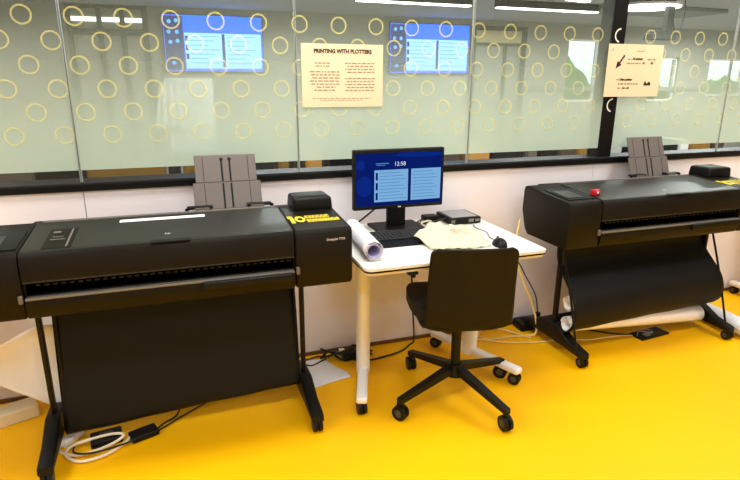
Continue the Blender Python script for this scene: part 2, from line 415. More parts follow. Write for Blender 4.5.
def cabinet(x0, x1, y, h, m, name, label, cat, legs=True, group=None):
    t = thing(name, label, cat, ((x0 + x1) / 2, y, 0), 0, group)
    w = x1 - x0
    MB().box(-w / 2, w / 2, -.02, .4, .08, h, .012).build('body', m, t)
    MB().box(-w / 2 + .02, w / 2 - .02, -.035, -.021, .1, h - .05, .006).build('front', m, t)
    for sx in (-1, 1):
        for sy in (.02, .36): MB().cyl((sx * (w / 2 - .05), sy, 0), (sx * (w / 2 - .05), sy, .08), .02).build('leg', 'fardark', t)
    return t
cabinet(-1.9, -1.36, 6.5, .62, 'taupe', 'storage_cabinet', 'taupe low cabinet seen through the clear glass strip at the far left', 'cabinet')
cabinet(-1.33, -.93, 6.5, .62, 'black', 'storage_cabinet', 'black low cabinet through the clear glass strip, beside the taupe one', 'cabinet')
cabinet(-.88, -.10, 6.5, .62, 'ochre', 'storage_bench', 'wide ochre bench through the clear glass strip, left of the paper tray', 'bench')
cabinet(-.07, .06, 6.5, .62, 'black', 'pedestal_bin', 'narrow black bin through the glass strip between two ochre benches', 'bin')
cabinet(.09, .42, 6.5, .62, 'ochre', 'storage_bench', 'small ochre bench through the glass strip, partly behind the paper tray', 'bench')
cabinet(.62, 1.10, 6.5, .62, 'black', 'storage_cabinet', 'black low cabinet through the glass strip right of the left paper tray', 'cabinet')
cabinet(1.14, 1.26, 6.5, .62, 'ochre', 'pouffe', 'narrow ochre pouffe through the glass strip right of the left paper tray', 'pouffe')
cabinet(1.30, 1.44, 6.5, .62, 'black', 'pedestal_bin', 'narrow black bin through the glass strip left of the desk monitor', 'bin')
cabinet(1.46, 1.66, 6.5, .62, 'orange', 'pouffe', 'orange pouffe through the glass strip just left of the desk monitor', 'pouffe')
cabinet(1.7, 2.35, 6.5, .62, 'black', 'storage_cabinet', 'black low cabinet through the glass strip at the desk monitor\'s left edge', 'cabinet')
cabinet(3.05, 3.5, 6.5, .62, 'brown', 'storage_cabinet', 'brown low cabinet through the glass strip just right of the desk monitor', 'cabinet')
cabinet(3.60, 3.94, 6.5, .62, 'orange', 'pouffe', 'bright orange pouffe through the glass strip right of the desk monitor', 'pouffe')
cabinet(3.97, 4.46, 6.5, .62, 'black', 'storage_cabinet', 'black low cabinet through the glass strip beside the bright orange pouffe', 'cabinet')
cabinet(4.50, 4.68, 6.5, .62, 'taupe', 'pedestal_bin', 'narrow taupe bin through the glass strip above the right printer\'s left end', 'bin')
cabinet(4.72, 5.0, 6.5, .62, 'black', 'storage_cabinet', 'small black cabinet through the glass strip left of the brown one', 'cabinet')
cabinet(5.02, 5.3, 6.5, .62, 'brown', 'storage_cabinet', 'small brown cabinet through the glass strip left of the black post', 'cabinet')
cabinet(5.34, 5.74, 6.5, .62, 'ochre', 'storage_bench', 'ochre bench through the glass strip at the foot of the black post', 'bench')
cabinet(6.5, 7.16, 6.5, .62, 'black', 'storage_cabinet', 'black low cabinet through the glass strip right of the right paper tray', 'cabinet')
cabinet(7.18, 7.38, 6.5, .62, 'white', 'pedestal_bin', 'narrow white bin through the glass strip right of the right paper tray', 'bin')
cabinet(7.4, 7.82, 6.5, .62, 'ochre', 'storage_bench', 'ochre bench through the glass strip above the right printer\'s ink cover', 'bench')
cabinet(7.85, 8.1, 6.5, .62, 'brown', 'pouffe', 'brown pouffe through the glass strip at the right edge', 'pouffe')
t = thing('whiteboard', 'pale whiteboard on the far wall below the left wall display', 'whiteboard', (.27, FY, .5))
MB().box(-.30, .30, -.03, 0, 0, .98, .004).build('board', 'cloth', t)
MB().box(-.31, .31, -.035, -.001, -.02, 0, .003).box(-.31, .31, -.035, -.001, .98, 1.0, .003).build('frame', 'silver', t)
t = thing('coat', 'white coat hanging on a hook below the left wall display', 'coat', (.02, FY - .12, .8))
MB().grid(lambda u, v: ((u - .5) * (.24 + .18 * v) * (1 if v > .12 else .6 + 3 * v), .05 * math.sin(u * 22) * (.3 + v) * .5, .68 - .62 * v - .05 * abs(u - .5) * 2), 24, 16).build('cloth_body', 'cloth', t, smooth=True, solid=.01)
MB().cyl((0, .0849, .66), (0, .0, .66), .008).build('hook', 'fardark', t)

# greenery outside the far windows
def shrub(x, y, h, label):
    b = bmesh.new(); bmesh.ops.create_icosphere(b, subdivisions=4, radius=1)
    for v in b.verts:
        n = math.sin(v.co.x * 9 + x) * math.sin(v.co.y * 8) * math.sin(v.co.z * 10 + x * 2)
        v.co = v.co * (1 + .14 * n + random.uniform(-.05, .05)); v.co.x *= .9; v.co.y *= .5; v.co.z = (v.co.z + 1) * h / 2
    m = MB(); m._add(b)
    t = thing('shrub', label, 'shrub', (x, y, 0), 0, 'greenery outside the far windows')
    m.build('foliage', 'leaf', t); MB().cyl((0, 0, 0), (0, 0, h * .5), .05).build('stem', 'brown', t)
shrub(7.0, 9.4, 1.85, 'green shrub outside the far window left of the black post')
shrub(9.0, 9.3, 1.5, 'green shrub outside the far window right of the black post')
shrub(11.2, 9.3, 1.5, 'green shrub outside the far window at the right edge')

# ------------------------------------------------------------------ posters on the glass
def words_line(b, x0, x1, z, h, y, rnd, bold=False):
    x = x0
    while x < x1 - .004:
        w = min(rnd.uniform(.008, .026), x1 - x)
        b.quad((x, y, z), (x + w, y, z), (x + w, y, z + h), (x, y, z + h)); x += w + .005
t = thing('poster', 'cream poster headed with black capitals about plotters, taped to the glass above the monitor', 'poster', (.83, WY - .004, 1.356), 0, 'posters taped to the glass')
MB().box(-.21, .21, 0, .003, 0, .3).build('sheet', 'poster', t)
text('headline', 'PRINTING WITH PLOTTERS', .026, 'ink', t, (0, -.0005, .252), align='CENTER', bold=.0012, xs=.93)
rnd = random.Random(3)
def block(lines, y=-.0006):
    b = MB()
    for x0, x1, z, h in lines: words_line(b, x0, x1, z, h, y, rnd)
    b.build('text_block', 'greyink', t)
block([(-.145, -.06, .207, .0055), (-.14, -.07, .193, .0055)])
block([(.01 + .01 * (k % 2), .165, .207 - k * .014, .0055) for k in range(4)])
block([(-.17 + .006 * (k % 3) + (.02 if k > 4 else 0), -.02 - (.02 if k > 4 else 0), .166 - k * .0145, .0055) for k in range(7)])
block([(.01 + .008 * (k % 2), .17 - .008 * (k % 2), .135 - k * .0145, .0055) for k in range(5)])
block([(-.16 + .04 * k, .15 - .05 * k, .04 - k * .009, .003) for k in range(2)])
t = thing('poster', 'cream poster with a black arrow and printed notes, taped over the black post', 'poster', (2.633, WY - .0165, 1.396), 0, 'posters taped to the glass')
MB().box(-.203, .203, 0, .003, 0, .298).build('sheet', 'poster', t)
b = MB()
b.cyl((-.085, -.0008, .235), (-.118, -.0008, .19), .005, n=8)
b.quad((-.140, -.001, .160), (-.100, -.001, .182), (-.115, -.001, .193), (-.131, -.001, .204))
b.build('arrow', 'ink', t)
text('number', '1', .022, 'ink', t, (-.18, -.0005, .252))
MB().box(.085, .135, -.0015, 0, .066, .078).box(.088, .1, -.0015, 0, .078, .088).box(.116, .13, -.0015, 0, .076, .085).build('printer_icon', 'ink', t)
text('bold_words', 'A0 plotter', .018, 'ink', t, (-.022, -.0005, .208), bold=.0008)
text('bold_words', 'Best printer', .018, 'ink', t, (-.095, -.0005, .09), bold=.0008)
text('bold_words', 'A1', .018, 'ink', t, (.055, -.0005, .184), bold=.0006)
text('bold_words', 'A0', .018, 'ink', t, (.115, -.0005, .184), bold=.0006)
text('bold_words', 'A4 - A3', .016, 'ink', t, (-.075, -.0005, .042), bold=.0006)
block([(-.055, -.03, .21, .008), (.09, .15, .21, .008), (-.06, .045, .187, .008)])
block([(.0, .06, .258, .005)])
block([(-.125, -.1, .094, .008), (-.11, .04, .07, .008), (-.11, -.08, .045, .008)])

# ------------------------------------------------------------------ large format printers
PROF = [(.012, .672), (.0, .69), (.0, .896), (.014, .914), (.368, .936), (.382, .931), (.39, .91), (.396, .80), (.36, .70), (.33, .672)]
W = 1.403
def caster(parent, x, y, r, name='caster', rot=0.0, z=None):
    z = r if z is None else z
    c = MB()
    for q in (-1, 1):
        c.cyl((q * .004, 0, 0), (q * .020, 0, 0), r, r * .96, n=24)
    c.cyl((-.006, 0, 0), (.006, 0, 0), r * .55, n=16)
    c.box(-.0075, .0075, -r * .5, r * .45, r * .1, r * 1.25, .003)
    n0 = len(c.bm.faces)
    for q in (-1, 1): c.cyl((q * .0195, 0, 0), (q * .0212, 0, 0), r * .5, n=18)
    c.bm.faces.ensure_lookup_table()
    for f in c.bm.faces[n0:]: f.material_index = 1
    o = c.build(name, 'black', parent, smooth=True, loc=(x, y, z), rot=(0, 0, rot))
    o.data.materials.append(M['castergrey'])
    return o

def printer(X, Y, label, bulge, rods, lidlabel):
    t = thing('large_format_printer', label, 'printer', (X, Y, 0), 0, 'large format printers along the glass wall')
    MB().prism_x([(y + (.03 if y < .1 else -.01), z - (.004 if z > .89 else 0)) for y, z in PROF], .03, W - .03).build('chassis', 'dark', t)
    e = MB().prism_x(PROF, 0, .2, .006, 2).build('left_end_cover', 'shell', t, smooth=True)
    e2 = MB().prism_x(PROF, 1.162, W, .012, 3).build('right_end_cover', 'shell', t, smooth=True)
    MB().box(1.18, W - .014, -.0008, .002, .752, .7535).build('panel_seam', 'dark', e2)
    lid = MB().prism_x([(.0, .812), (.0, .896), (.014, .914), (.345, .936), (.365, .93), (.365, .90), (.035, .885), (.035, .812)], .203, 1.159, .003).build('lid', 'shell', t, smooth=True)
    # glossy skin of the lid's top
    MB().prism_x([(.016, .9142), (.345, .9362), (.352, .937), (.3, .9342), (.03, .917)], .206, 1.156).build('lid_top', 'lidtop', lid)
    MB().box(.63, .77, .0, .03, .9135, .9185, .001).build('lid_grip', 'dark', lid)
    text('emblem', 'hp', .02, 'lbl', lid, (.68, .09, .9205), rot=(math.radians(3.8), 0, 0))
    # slot
    MB().box(.205, 1.157, .03, .04, .755, .812).build('slot_back', 'dark', t)
    pr = MB()
    for k in range(34): pr.box(.24 + k * .027, .255 + k * .027, .018, .03, .787, .795)
    pr.build('pinch_rollers', 'dark', t)
    fl = MB().prism_x([(.012, .672), (-.004, .69), (-.008, .735), (-.004, .744), (.028, .75), (.03, .672)], .203, 1.159, .003).build('output_flap', 'shell', t, smooth=True)
    MB().box(.206, 1.156, -.0095, .02, .7445, .7525, .002).build('flap_lip', 'greyedge', fl)
    MB().box(.80, 1.145, -.026, -.006, .716, .748, .006, 3).build('flap_handle', 'black', fl, smooth=True)
    MB().box(.205, 1.157, .0, .012, .806, .812).build('slot_edge', 'silltop', lid)
    for x in (.185, 1.164): MB().box(x, x + .014, -.01, .012, .735, .765, .003).build('slot_tab', 'traygrey', t)
    # control panel on the left module, label on the lid
    sl = math.atan2(.022, .331)
    cp = MB().box(.025, .19, .05, .25, 0, .006, .002, mtx=Matrix.Translation((0, 0, .912)) @ Matrix.Rotation(sl, 4, 'X')).build('control_panel', 'dark', e)
    MB().box(.04, .135, .07, .2, .006, .0085, .001, mtx=Matrix.Translation((0, 0, .912)) @ Matrix.Rotation(sl, 4, 'X')).build('display_glass', 'lidtop', cp)
    if lidlabel:
        lb = MB().box(.27, .365, .03, .25, .0035, .0045, mtx=Matrix.Translation((0, 0, .912)) @ Matrix.Rotation(sl, 4, 'X')).build('instruction_label', 'shell', lid)
        pm = MB()
        for (a, c_, p, q) in ((.345, .352, .04, .24), (.285, .31, .2, .22), (.285, .335, .12, .128), (.29, .325, .15, .156)):
            pm.box(a, c_, p, q, .0046, .0056, mtx=Matrix.Translation((0, 0, .912)) @ Matrix.Rotation(sl, 4, 'X'))
        pm.build('label_print', 'traygrey', lb)
    # ink cover
    ic = MB().box(1.215, 1.397, .275, .43, .925, .986, .012, 3, taper=.06).build('ink_cover', 'black', t, smooth=True)
    MB().box(1.24, 1.375, .30, .41, .9862, .9882, .001).build('ink_cover_inset', 'shell', ic)
    # yellow sticker on the right end
    mt = Matrix.Translation((0, 0, .9135)) @ Matrix.Rotation(sl, 4, 'X')
    st = MB().box(1.242, 1.345, .155, .188, 0, .0022, mtx=mt).box(1.242, 1.378, .104, .140, 0, .0022, mtx=mt).box(1.175, 1.19, .10, .195, 0, .0022, mtx=mt).box(1.168, 1.19, .165, .195, 0, .0022, mtx=mt)
    n = 24
    for k in range(n):
        a0, a1 = 2 * PI * k / n, 2 * PI * (k + 1) / n
        P = lambda a, r: mt @ Vector((1.216 + r * .6 * math.cos(a), .145 + r * 1.1 * math.sin(a), .0022))
        st.quad(P(a0, .036), P(a1, .036), P(a1, .018), P(a0, .018))
    so = st.build('sticker', 'yellow', e2)
    rn = random.Random(5)
    for yy in (.174, .160, .127, .108):
        sp = MB(); x = 1.248
        while x < (1.335 if yy > .15 else 1.37):
            w = rn.uniform(.006, .016); sp.box(x, x + w, yy, yy + .009, .0023, .003, mtx=mt); x += w + .004
        sp.build('sticker_print', 'stickerdark', so)
    text('nameplate', 'DesignJet T730', .0125, 'lbl', e2, (1.292, -.0012, .862), bold=.0002)
    # rear deck and sheet feeder
    MB().box(.16, 1.3, .37, .50, .80, .915, .01).build('rear_deck', 'black', t)
    MB().box(.22, 1.15, .366, .378, .91, .94, .003).build('rear_rim', 'greyedge', t)  # paler grey puts the wall's glossy reflection into the colour
    TX = .957 if lidlabel else .935
    tl = MB(); a = math.radians(20)
    T = Matrix.Translation((TX, .44, .925)) @ Matrix.Rotation(-a, 4, 'X')
    tl.box(-.15, .15, 0, .008, 0, .125, .003, mtx=T).box(-.136, .136, .004, .012, .12, .25, .003, mtx=T)
    tray = tl.build('sheet_feeder_tray', 'traygrey', t)
    g = MB()
    for s in (-1, 1):
        g.box(s * .018 - .004, s * .018 + .004, -.0012, .001, .005, .118, mtx=T).box(s * .018 - .004, s * .018 + .004, .0028, .005, .128, .225, mtx=T)
        g.cyl(T @ Vector((s * .018, .0028, .228)), T @ Vector((s * .018, .006, .228)), .008, n=14)
    g.box(-.15, .15, -.0008, .001, .1235, .1255, mtx=T)
    g.build('tray_slots', 'dark', tray)
    for s in (-1, 1):
        MB().box(s * .10 - .001, s * .10 + .001, -.0008, .001, .005, .118, mtx=T).box(s * .10 - .001, s * .10 + .001, .0032, .005, .13, .24, mtx=T).build('tray_groove', 'black', tray)
    for s in (-1, 1):
        gd = MB().box(TX + s * .13 - .055, TX + s * .13 + .055, .40, .432, .938, .95, .003).cyl((TX + s * .185, .405, .945), (TX + s * .185, .405, .925), .008).build('tray_guide', 'black', t)
        MB().box(TX + s * .12 - .03, TX + s * .12 + .03, .396, .4, .932, .946, .001).build('guide_clip', 'greyedge', gd)
    MB().box(TX - .11, TX + .11, .39, .425, .916, .93, .004).build('tray_base', 'greyedge', t)
    # stand
    for x in (.177, 1.232):
        lg = MB().box(x - .0095, x + .0095, .226, .262, .10, .70, .006, 3).build('leg', 'blackmetal', t, smooth=True)
        MB().prism_x([(-.035, .055), (-.03, .085), (.08, .108), (.19, .16), (.31, .16), (.42, .11), (.50, .085), (.505, .055), (.3, .06), (.12, .06)], x - .028, x + .028, .008, 3).build('foot', 'blackmetal', lg, smooth=True)
        for y in (-.012, .485): caster(lg, x, y, .029)
    MB().box(.185, 1.215, .235, .275, .60, .665, .004).build('stand_crossbar', 'blackmetal', t)
    # paper bin: fabric and rods
    if bulge:
        sec = [(.25, .66), (.255, .58), (.235, .52), (.17, .455), (.10, .39), (.065, .32), (.065, .25), (.10, .20), (.16, .165), (.26, .155), (.33, .2)]
    else:
        sec = [(.315, .665), (.29, .55), (.26, .42), (.23, .28), (.205, .15), (.205, .115), (.23, .10), (.27, .12)]
    xa, xb = (.155, 1.225) if bulge else (.213, 1.205)
    m = len(sec) * 4
    def fab(u, v):
        s = v * (len(sec) - 1); i = min(int(s), len(sec) - 2); k = s - i
        p0 = sec[max(i - 1, 0)]; p1 = sec[i]; p2 = sec[i + 1]; p3 = sec[min(i + 2, len(sec) - 1)]
        c = [.5 * (2 * p1[j] + (p2[j] - p0[j]) * k + (2 * p0[j] - 5 * p1[j] + 4 * p2[j] - p3[j]) * k * k + (3 * p1[j] - p0[j] - 3 * p2[j] + p3[j]) * k ** 3) for j in (0, 1)]
        wob = .004 * math.sin(u * 9 + v * 4) + .003 * math.sin(u * 23 - v * 7)
        z = c[1] + ((.07 * (u - .5) - .02) * v if not bulge else (.06 * (u - .5) - .02) * v)
        return (xa + (xb - xa) * u, c[0] + wob * v, z)
    MB().grid(fab, 40, m).build('media_bin', 'fabric', t, smooth=True, solid=.004)
    for x in rods:
        MB().tube([(x, .21, .655), (x, .10, .38), (x, .0, .085)] if bulge else [(x, .305, .665), (x, .25, .38), (x, .22, .11)], .006, smooth=True).build('bin_rod', 'blackmetal', t, smooth=True)
    return t
printer(-.739, 2.11, 'black large format printer at the left with a flat hanging black bin', False, (.226, 1.205), True)
printer(1.805, 2.20, 'black large format printer at the right with a bulging bin of paper rolls', True, (.145, 1.222), False)

tag(MB().box(-.23, .10, 2.385, 2.425, .9345, .9365).build('paper_strip', 'paper'), 'narrow white paper strip lying along the back edge of the left printer lid', 'paper')
t = thing('red_tag', 'small red plastic cube sitting on the left end of the right printer', 'tag', (2.035, 2.30, .9205))
MB().box(-.02, .02, -.017, .017, 0, .032, .007, 3).build('cube', 'red', t, smooth=True)
MB().box(-.004, .008, -.0182, -.016, .012, .022, .001).build('pale_mark', 'white', t)

# paper rolls (open tubes with a spiral end)
def roll(name, label, p, q, r0, r1, m='paper', inner='paper', group=None, cat='paper roll', wall=.004):
    p, q = Vector(p), Vector(q)
    t = thing(name, label, cat, p, 0, group)
    d = (q - p); rot = d.normalized().to_track_quat('Z', 'Y').to_matrix()
    L = d.length
    def spiral(scale0, scale1, turns=1.15, gap=0.16, flip=0):
        def f(u, v):
            a = u * turns * 2 * PI; k = 1 - gap * u
            r = (scale0 * (1 - v) + scale1 * v) * k
            return rot @ Vector((r * math.cos(a), r * math.sin(a), L * v))
        return f
    MB().grid(spiral(r0, r1), 48, 12).build('sheet', m, t, smooth=True, solid=.0015)
    MB().grid(spiral(r0 * .80, r1 * .80, 1.4, .2), 48, 12).build('inner_wrap', inner, t, smooth=True, solid=.0012)
    return t
roll('paper_roll', 'upper white paper roll stored in the right printer\'s bin', (1.962, 2.325, .315), (3.02, 2.38, .36), .042, .042, group='paper rolls in the right bin')
roll('paper_roll', 'lower white paper roll hanging out below the right printer\'s bin', (1.972, 2.335, .19), (2.985, 2.365, .105), .044, .052, group='paper rolls in the right bin')
roll('paper_roll', 'short lavender-white paper roll on the left edge of the desk', (.762, 2.12, .795), (.80, 2.55, .792), .043, .040, 'paper', 'lavpaper')
roll('paper_roll', 'thick white paper roll on the floor beyond the right printer\'s foot', (3.13, 1.7, .056), (3.19, 2.78, .056), .055, .055)

# curved big sheet behind the left printer's leg
def sheetg(u, v):
    x = -1.15 + .635 * u - .02 * (v - .5)
    k = min(1, max(0, (x + .78) / .20)); k = k * k * (3 - 2 * k)
    top = .43 + .075 * k
    bot = .285 - .155 * min(1, max(0, (x + .79) / .22))
    return (x, 2.455 + .035 * math.sin(v * 2.4) - .02 * u, bot + (top - bot) * v)
o = MB().grid(sheetg, 30, 16).build('paper_sheet', 'paper', None, smooth=True, solid=.001)
tag(o, 'large white curved paper sheet hanging behind the left leg of the left printer', 'paper')
f_ = MB().grid(lambda u, v: (.534 + .05 * v * (1) + u * (.238 - .06 * v), 2.435 + .305 * v + .05 * u - .095 * u * v, .002 + .006 * math.sin(u * 3 + v * 2) * u), 14, 14).build('paper_sheet', 'paper', None, smooth=True, solid=.001)
tag(f_, 'white paper sheet lying on the yellow floor between left printer and desk', 'paper')

# ------------------------------------------------------------------ desk
t = thing('work_desk', 'white wheeled work desk with black edge under the monitor', 'desk', (0, 0, 0))
t.location = (1.135, 2.385, 0)
def rrect(x0, x1, y0, y1, r, n=5):
    pts = []
    for cx, cy, a0 in ((x1 - r, y0 + r, -90), (x1 - r, y1 - r, 0), (x0 + r, y1 - r, 90), (x0 + r, y0 + r, 180)):
        for k in range(n + 1):
            a = math.radians(a0 + 90 * k / n); pts.append((cx + r * math.cos(a), cy + r * math.sin(a)))
    return pts
tp = MB().prism_z(rrect(-.44, .44, -.355, .36, .035), .737, .75, .001).build('tabletop', 'desktop', t)
MB().prism_z(rrect(-.439, .439, -.354, .359, .035), .729, .7369).build('edge_band', 'black', tp)
MB().prism_z(rrect(-.432, .432, -.347, .352, .03), .717, .7289).build('underside', 'cream', tp)
MB().box(-.25, -.205, -.352, -.32, .702, .717, .004).box(-.237, -.217, -.354, -.335, .69, .705, .004).build('tilt_latch', 'black', t)
MB().box(-.33, .30, .03, .08, .655, .715, .006).build('cross_beam', 'cream', t)
for s, xc in ((-1, -.325), (1, .295)):
    f0 = Vector((-.415, -.225, 0)) if s < 0 else Vector((.405, -.225, 0))
    f1 = Vector((-.235, .275, 0)) if s < 0 else Vector((.205, .275, 0))
    d = (f1 - f0); an = math.atan2(d.y, d.x); L = d.length
    lg = MB()
    c = f0 + d * .55
    secs = [(.06, .042, .034), (.3, .042, .036), (.715, .04, .034)]
    rings = []
    for z, rx, ry in secs:
        rings.append([lg.bm.verts.new((c.x + math.cos(q) * rx * math.cos(an) - math.sin(q) * ry * math.sin(an), c.y + math.cos(q) * rx * math.sin(an) + math.sin(q) * ry * math.cos(an), z)) for q in [2 * PI * k / 24 for k in range(24)]])
    for i in range(2):
        for k in range(24): lg.bm.faces.new((rings[i][k], rings[i][(k + 1) % 24], rings[i + 1][(k + 1) % 24], rings[i + 1][k]))
    lg.bm.faces.new(rings[0]); lg.bm.faces.new(rings[-1])
    lo = lg.build('leg', 'whitemetal', t, smooth=True)
    Mt = Matrix.Translation(f0) @ Matrix.Rotation(an, 4, 'Z')
    ft = MB().box(-.03, L + .03, -.026, .026, .062, .096, .012, 3, mtx=Mt)
    ft.build('foot', 'whitemetal', lo, smooth=True)
    for p in (f0, f1): caster(lo, p.x, p.y, .032, rot=an - PI / 2 + .3)

# neighbouring desks, mostly out of frame
t = thing('work_desk', 'white wheeled desk whose foot shows at the far right edge', 'desk', (4.2, 2.36, 0))
tp = MB().prism_z(rrect(-.47, .5, -.3, .36, .035), .737, .75).build('tabletop', 'desktop', t)
MB().prism_z(rrect(-.469, .499, -.299, .359, .035), .729, .7369).build('edge_band', 'black', tp)
for x in (-.43, .42):
    lo = MB().cyl((x + (.08 if x < 0 else 0), .1, .05), (x + (.08 if x < 0 else 0), .1, .73), .035, .03).build('leg', 'whitemetal', t, smooth=True)
    MB().box(x - .03, x + .03, -.36, .40, .058, .092, .012, 3).build('foot', 'whitemetal', lo, smooth=True)
    for y in (-.3, .37): caster(lo, x, y, .028)
t = thing('work_desk', 'white desk whose flat foot shows at the far left edge', 'desk', (-1.35, 2.52, 0))
MB().prism_z(rrect(-.5, .48, -.35, .25, .035), .737, .75).build('tabletop', 'desktop', t)
for x in (-.4, .3):
    lo = MB().cyl((x, .0, .05), (x, .0, .737), .035, .03).build('leg', 'whitemetal', t, smooth=True)
    MB().box(x - .03, x + .03, -.3, .24, .058, .09, .012, 3).build('foot', 'whitemetal', lo, smooth=True)
    for y in (-.25, .2): caster(lo, x, y, .028)
MB().box(-.1, .70, -.05, .05, 0, .062, .008, 3, mtx=Matrix.Translation((0, -.125, 0)) @ Matrix.Rotation(math.radians(22), 4, 'Z')).build('stabiliser_bar', 'cream', t)

# ------------------------------------------------------------------ desk things
# monitor
t = thing('monitor', 'black desktop monitor with a blue screen on the white desk', 'monitor', (1.058, 2.585, .75))
MB().box(-.243, .243, -.012, .022, .113, .412, .006).build('bezel', 'black', t)
MB().box(-.15, .15, .022, .05, .17, .36, .012).build('back_housing', 'black', t)
w, h, z0 = .462, .262, .133
X = lambda u: -w / 2 + u * w
Z = lambda v: z0 + h * (1 - v)
def R(b, u0, u1, v0, v1, y): return b.quad((X(u0), y, Z(v1)), (X(u1), y, Z(v1)), (X(u1), y, Z(v0)), (X(u0), y, Z(v0)))
sc = R(MB(), 0, 1, 0, 1, -.0125).build('screen', 'scr_dark', t)
for (u, v, ru, rv) in ((.09, .62, .09, .2), (.05, .22, .05, .1), (.72, .05, .28, .05)):
    b = MB(); b.bm.faces.new([b.bm.verts.new((X(min(1, max(0, u + ru * math.cos(2 * PI * q / 16)))), -.0128, Z(min(1, max(0, v + rv * math.sin(2 * PI * q / 16)))))) for q in range(16)])
    b.build('blue_shape', 'scr_blob', sc)
for q in ((.205, .595), (.63, .985)): R(MB(), *q, .32, .93, -.0131).build('content_panel', 'scr_panel', sc)
for q in ((.22, .245, .37, .51), (.22, .245, .56, .70), (.22, .245, .75, .89), (.60, .625, .33, .5), (.60, .625, .53, .7), (.60, .625, .73, .92)):
    R(MB(), *q, -.0134).build('dark_tile', 'scr_dark', sc)
b = MB()
for k in range(9):
    R(b, .26, .50 + .04 * (k % 3), .37 + k * .062, .385 + k * .062, -.0134); R(b, .65, .88 + .03 * (k % 3), .37 + k * .062, .385 + k * .062, -.0134)
R(b, .22, .37, .19, .205, -.0134); R(b, .23, .33, .225, .235, -.0134)
b.build('text_lines', 'scr_panel_line', sc)
text('clock', '12:58', .028, 'scr_text', sc, (X(.43), -.0134, Z(.27)), depth=0, bold=0)
MB().box(-.008, .008, -.0135, -.011, .118, .124).build('brand_badge', 'lbl', t)
MB().box(-.05, .05, .022, .05, .012, .25, .006).build('neck', 'black', t)
MB().box(-.13, .13, -.09, .12, 0, .014, .006).build('base', 'black', t)
MB().tube([(-.04, .045, .16), (-.12, .08, .08), (-.2, .09, .02), (-.24, .1, .006), (-.29, .12, .006)], .005).build('cable', 'blackcable', t)

# keyboard
t = thing('keyboard', 'black keyboard with palm rest in front of the monitor', 'keyboard', (1.03, 2.40, .75))
KW = .19
kb = MB().prism_x([(-.045, .0), (-.045, .010), (.09, .022), (.09, 0)], -KW, KW, .003).build('base', 'black', t)
MB().prism_x([(-.115, .0), (-.115, .006), (-.047, .012), (-.047, 0)], -KW, KW, .003).build('palm_rest', 'black', t)
ky = MB(); sl = math.atan2(.012, .135)
for r_ in range(6):
    y = -.034 + r_ * .0205
    x = -KW + .008
    while x < KW - .02:
        wk = .0165 if not (r_ == 0 and -.09 < x < -.02) else .09
        if x + wk > KW - .004: break
        zz = .010 + (y + .045) * .089
        ky.box(x, x + wk, y, y + .0165, zz, zz + .007, .0015, 1); x += wk + .0035
ky.build('keys', 'key', kb)

# tote bag
t = thing('tote_bag', 'crumpled cream canvas bag lying flat on the desk beside the keyboard', 'bag', (1.23, 2.36, .75))
outl = [(1.035, 2.33), (1.06, 2.24), (1.06, 2.19), (1.16, 2.165), (1.27, 2.15), (1.345, 2.155), (1.375, 2.24), (1.40, 2.35), (1.425, 2.46), (1.40, 2.52), (1.31, 2.535), (1.235, 2.545), (1.185, 2.50), (1.12, 2.42)]
cxy = Vector((1.23, 2.35))
def edge(u):
    s = u * len(outl); i = int(s) % len(outl); k = s - int(s)
    a, b_ = Vector(outl[i]), Vector(outl[(i + 1) % len(outl)])
    return a + (b_ - a) * k
def bagf(u, v):
    p = cxy + (edge(u) - cxy) * max(v, .001)
    onkb = 1 / (1 + math.exp(min(50, max(-50, (p.x - 1.25) * 60)))) * (1 / (1 + math.exp(min(50, max(-50, (2.27 - p.y) * 60)))))
    base = .006 + .028 * onkb
    hgt = base + .020 * (1 - v ** 3) + .007 * math.sin(p.x * 48 + p.y * 31) * (1 - v * .6) + .005 * math.sin(p.y * 75 - p.x * 30) + .004 * math.sin(p.x * 110 - p.y * 60 + 1)
    return (p.x - 1.23, p.y - 2.36, max(base - .004, hgt))
bo = MB().grid(bagf, 84, 14)
bmesh.ops.remove_doubles(bo.bm, verts=bo.bm.verts, dist=.0008)
bo.build('canvas', 'bag', t, smooth=True, solid=.004)
pb = MB(); rn = random.Random(9)
for k in range(3):
    x = -.07
    while x < .09:
        wd = rn.uniform(.012, .03); pb.box(x, x + wd, -.06 + k * .028, -.048 + k * .028, .047, .0478, mtx=Matrix.Rotation(-.2, 4, 'Z')); x += wd + .008
pb.build('faint_print', 'bagink', t)
MB().tube([(.02, .18, .02), (.0, .22, .03), (-.05, .2, .03), (-.07, .15, .035)], .005).build('strap', 'bag', t)

# mini computer, adapter
t = thing('mini_computer', 'flat black mini computer with silver top at the back of the desk', 'computer', (1.43, 2.645, .75))
MB().box(-.085, .095, -.09, .09, .004, .038, .004).build('case', 'black', t)
MB().box(-.07, .08, -.075, .075, .0381, .0395, .001).build('top_plate', 'silver', t)
MB().box(-.082, -.06, -.092, -.089, .012, .03).box(.02, .05, -.092, -.089, .012, .03).box(.06, .085, -.092, -.089, .014, .028).build('front_ports', 'greyedge', t)
for sx in (-.07, .08):
    for sy in (-.07, .07): MB().cyl((sx, sy, 0), (sx, sy, .004), .01).build('foot', 'black', t)
t = thing('power_adapter', 'small black adapter with tangled leads between monitor and mini computer', 'adapter', (1.30, 2.70, .75))
MB().box(-.05, .03, -.03, .03, 0, .03, .006).build('brick', 'black', t)
MB().tube([(.03, 0, .012), (.06, -.06, .02), (.02, -.11, .03), (-.06, -.09, .006), (-.1, -.04, .006), (-.05, -.02, .02)], .003).build('lead', 'blackcable', t)
MB().tube([(-.05, 0, .012), (-.09, -.06, .006), (-.06, -.14, .03), (.0, -.16, .05)], .003).build('lead', 'blackcable', t)
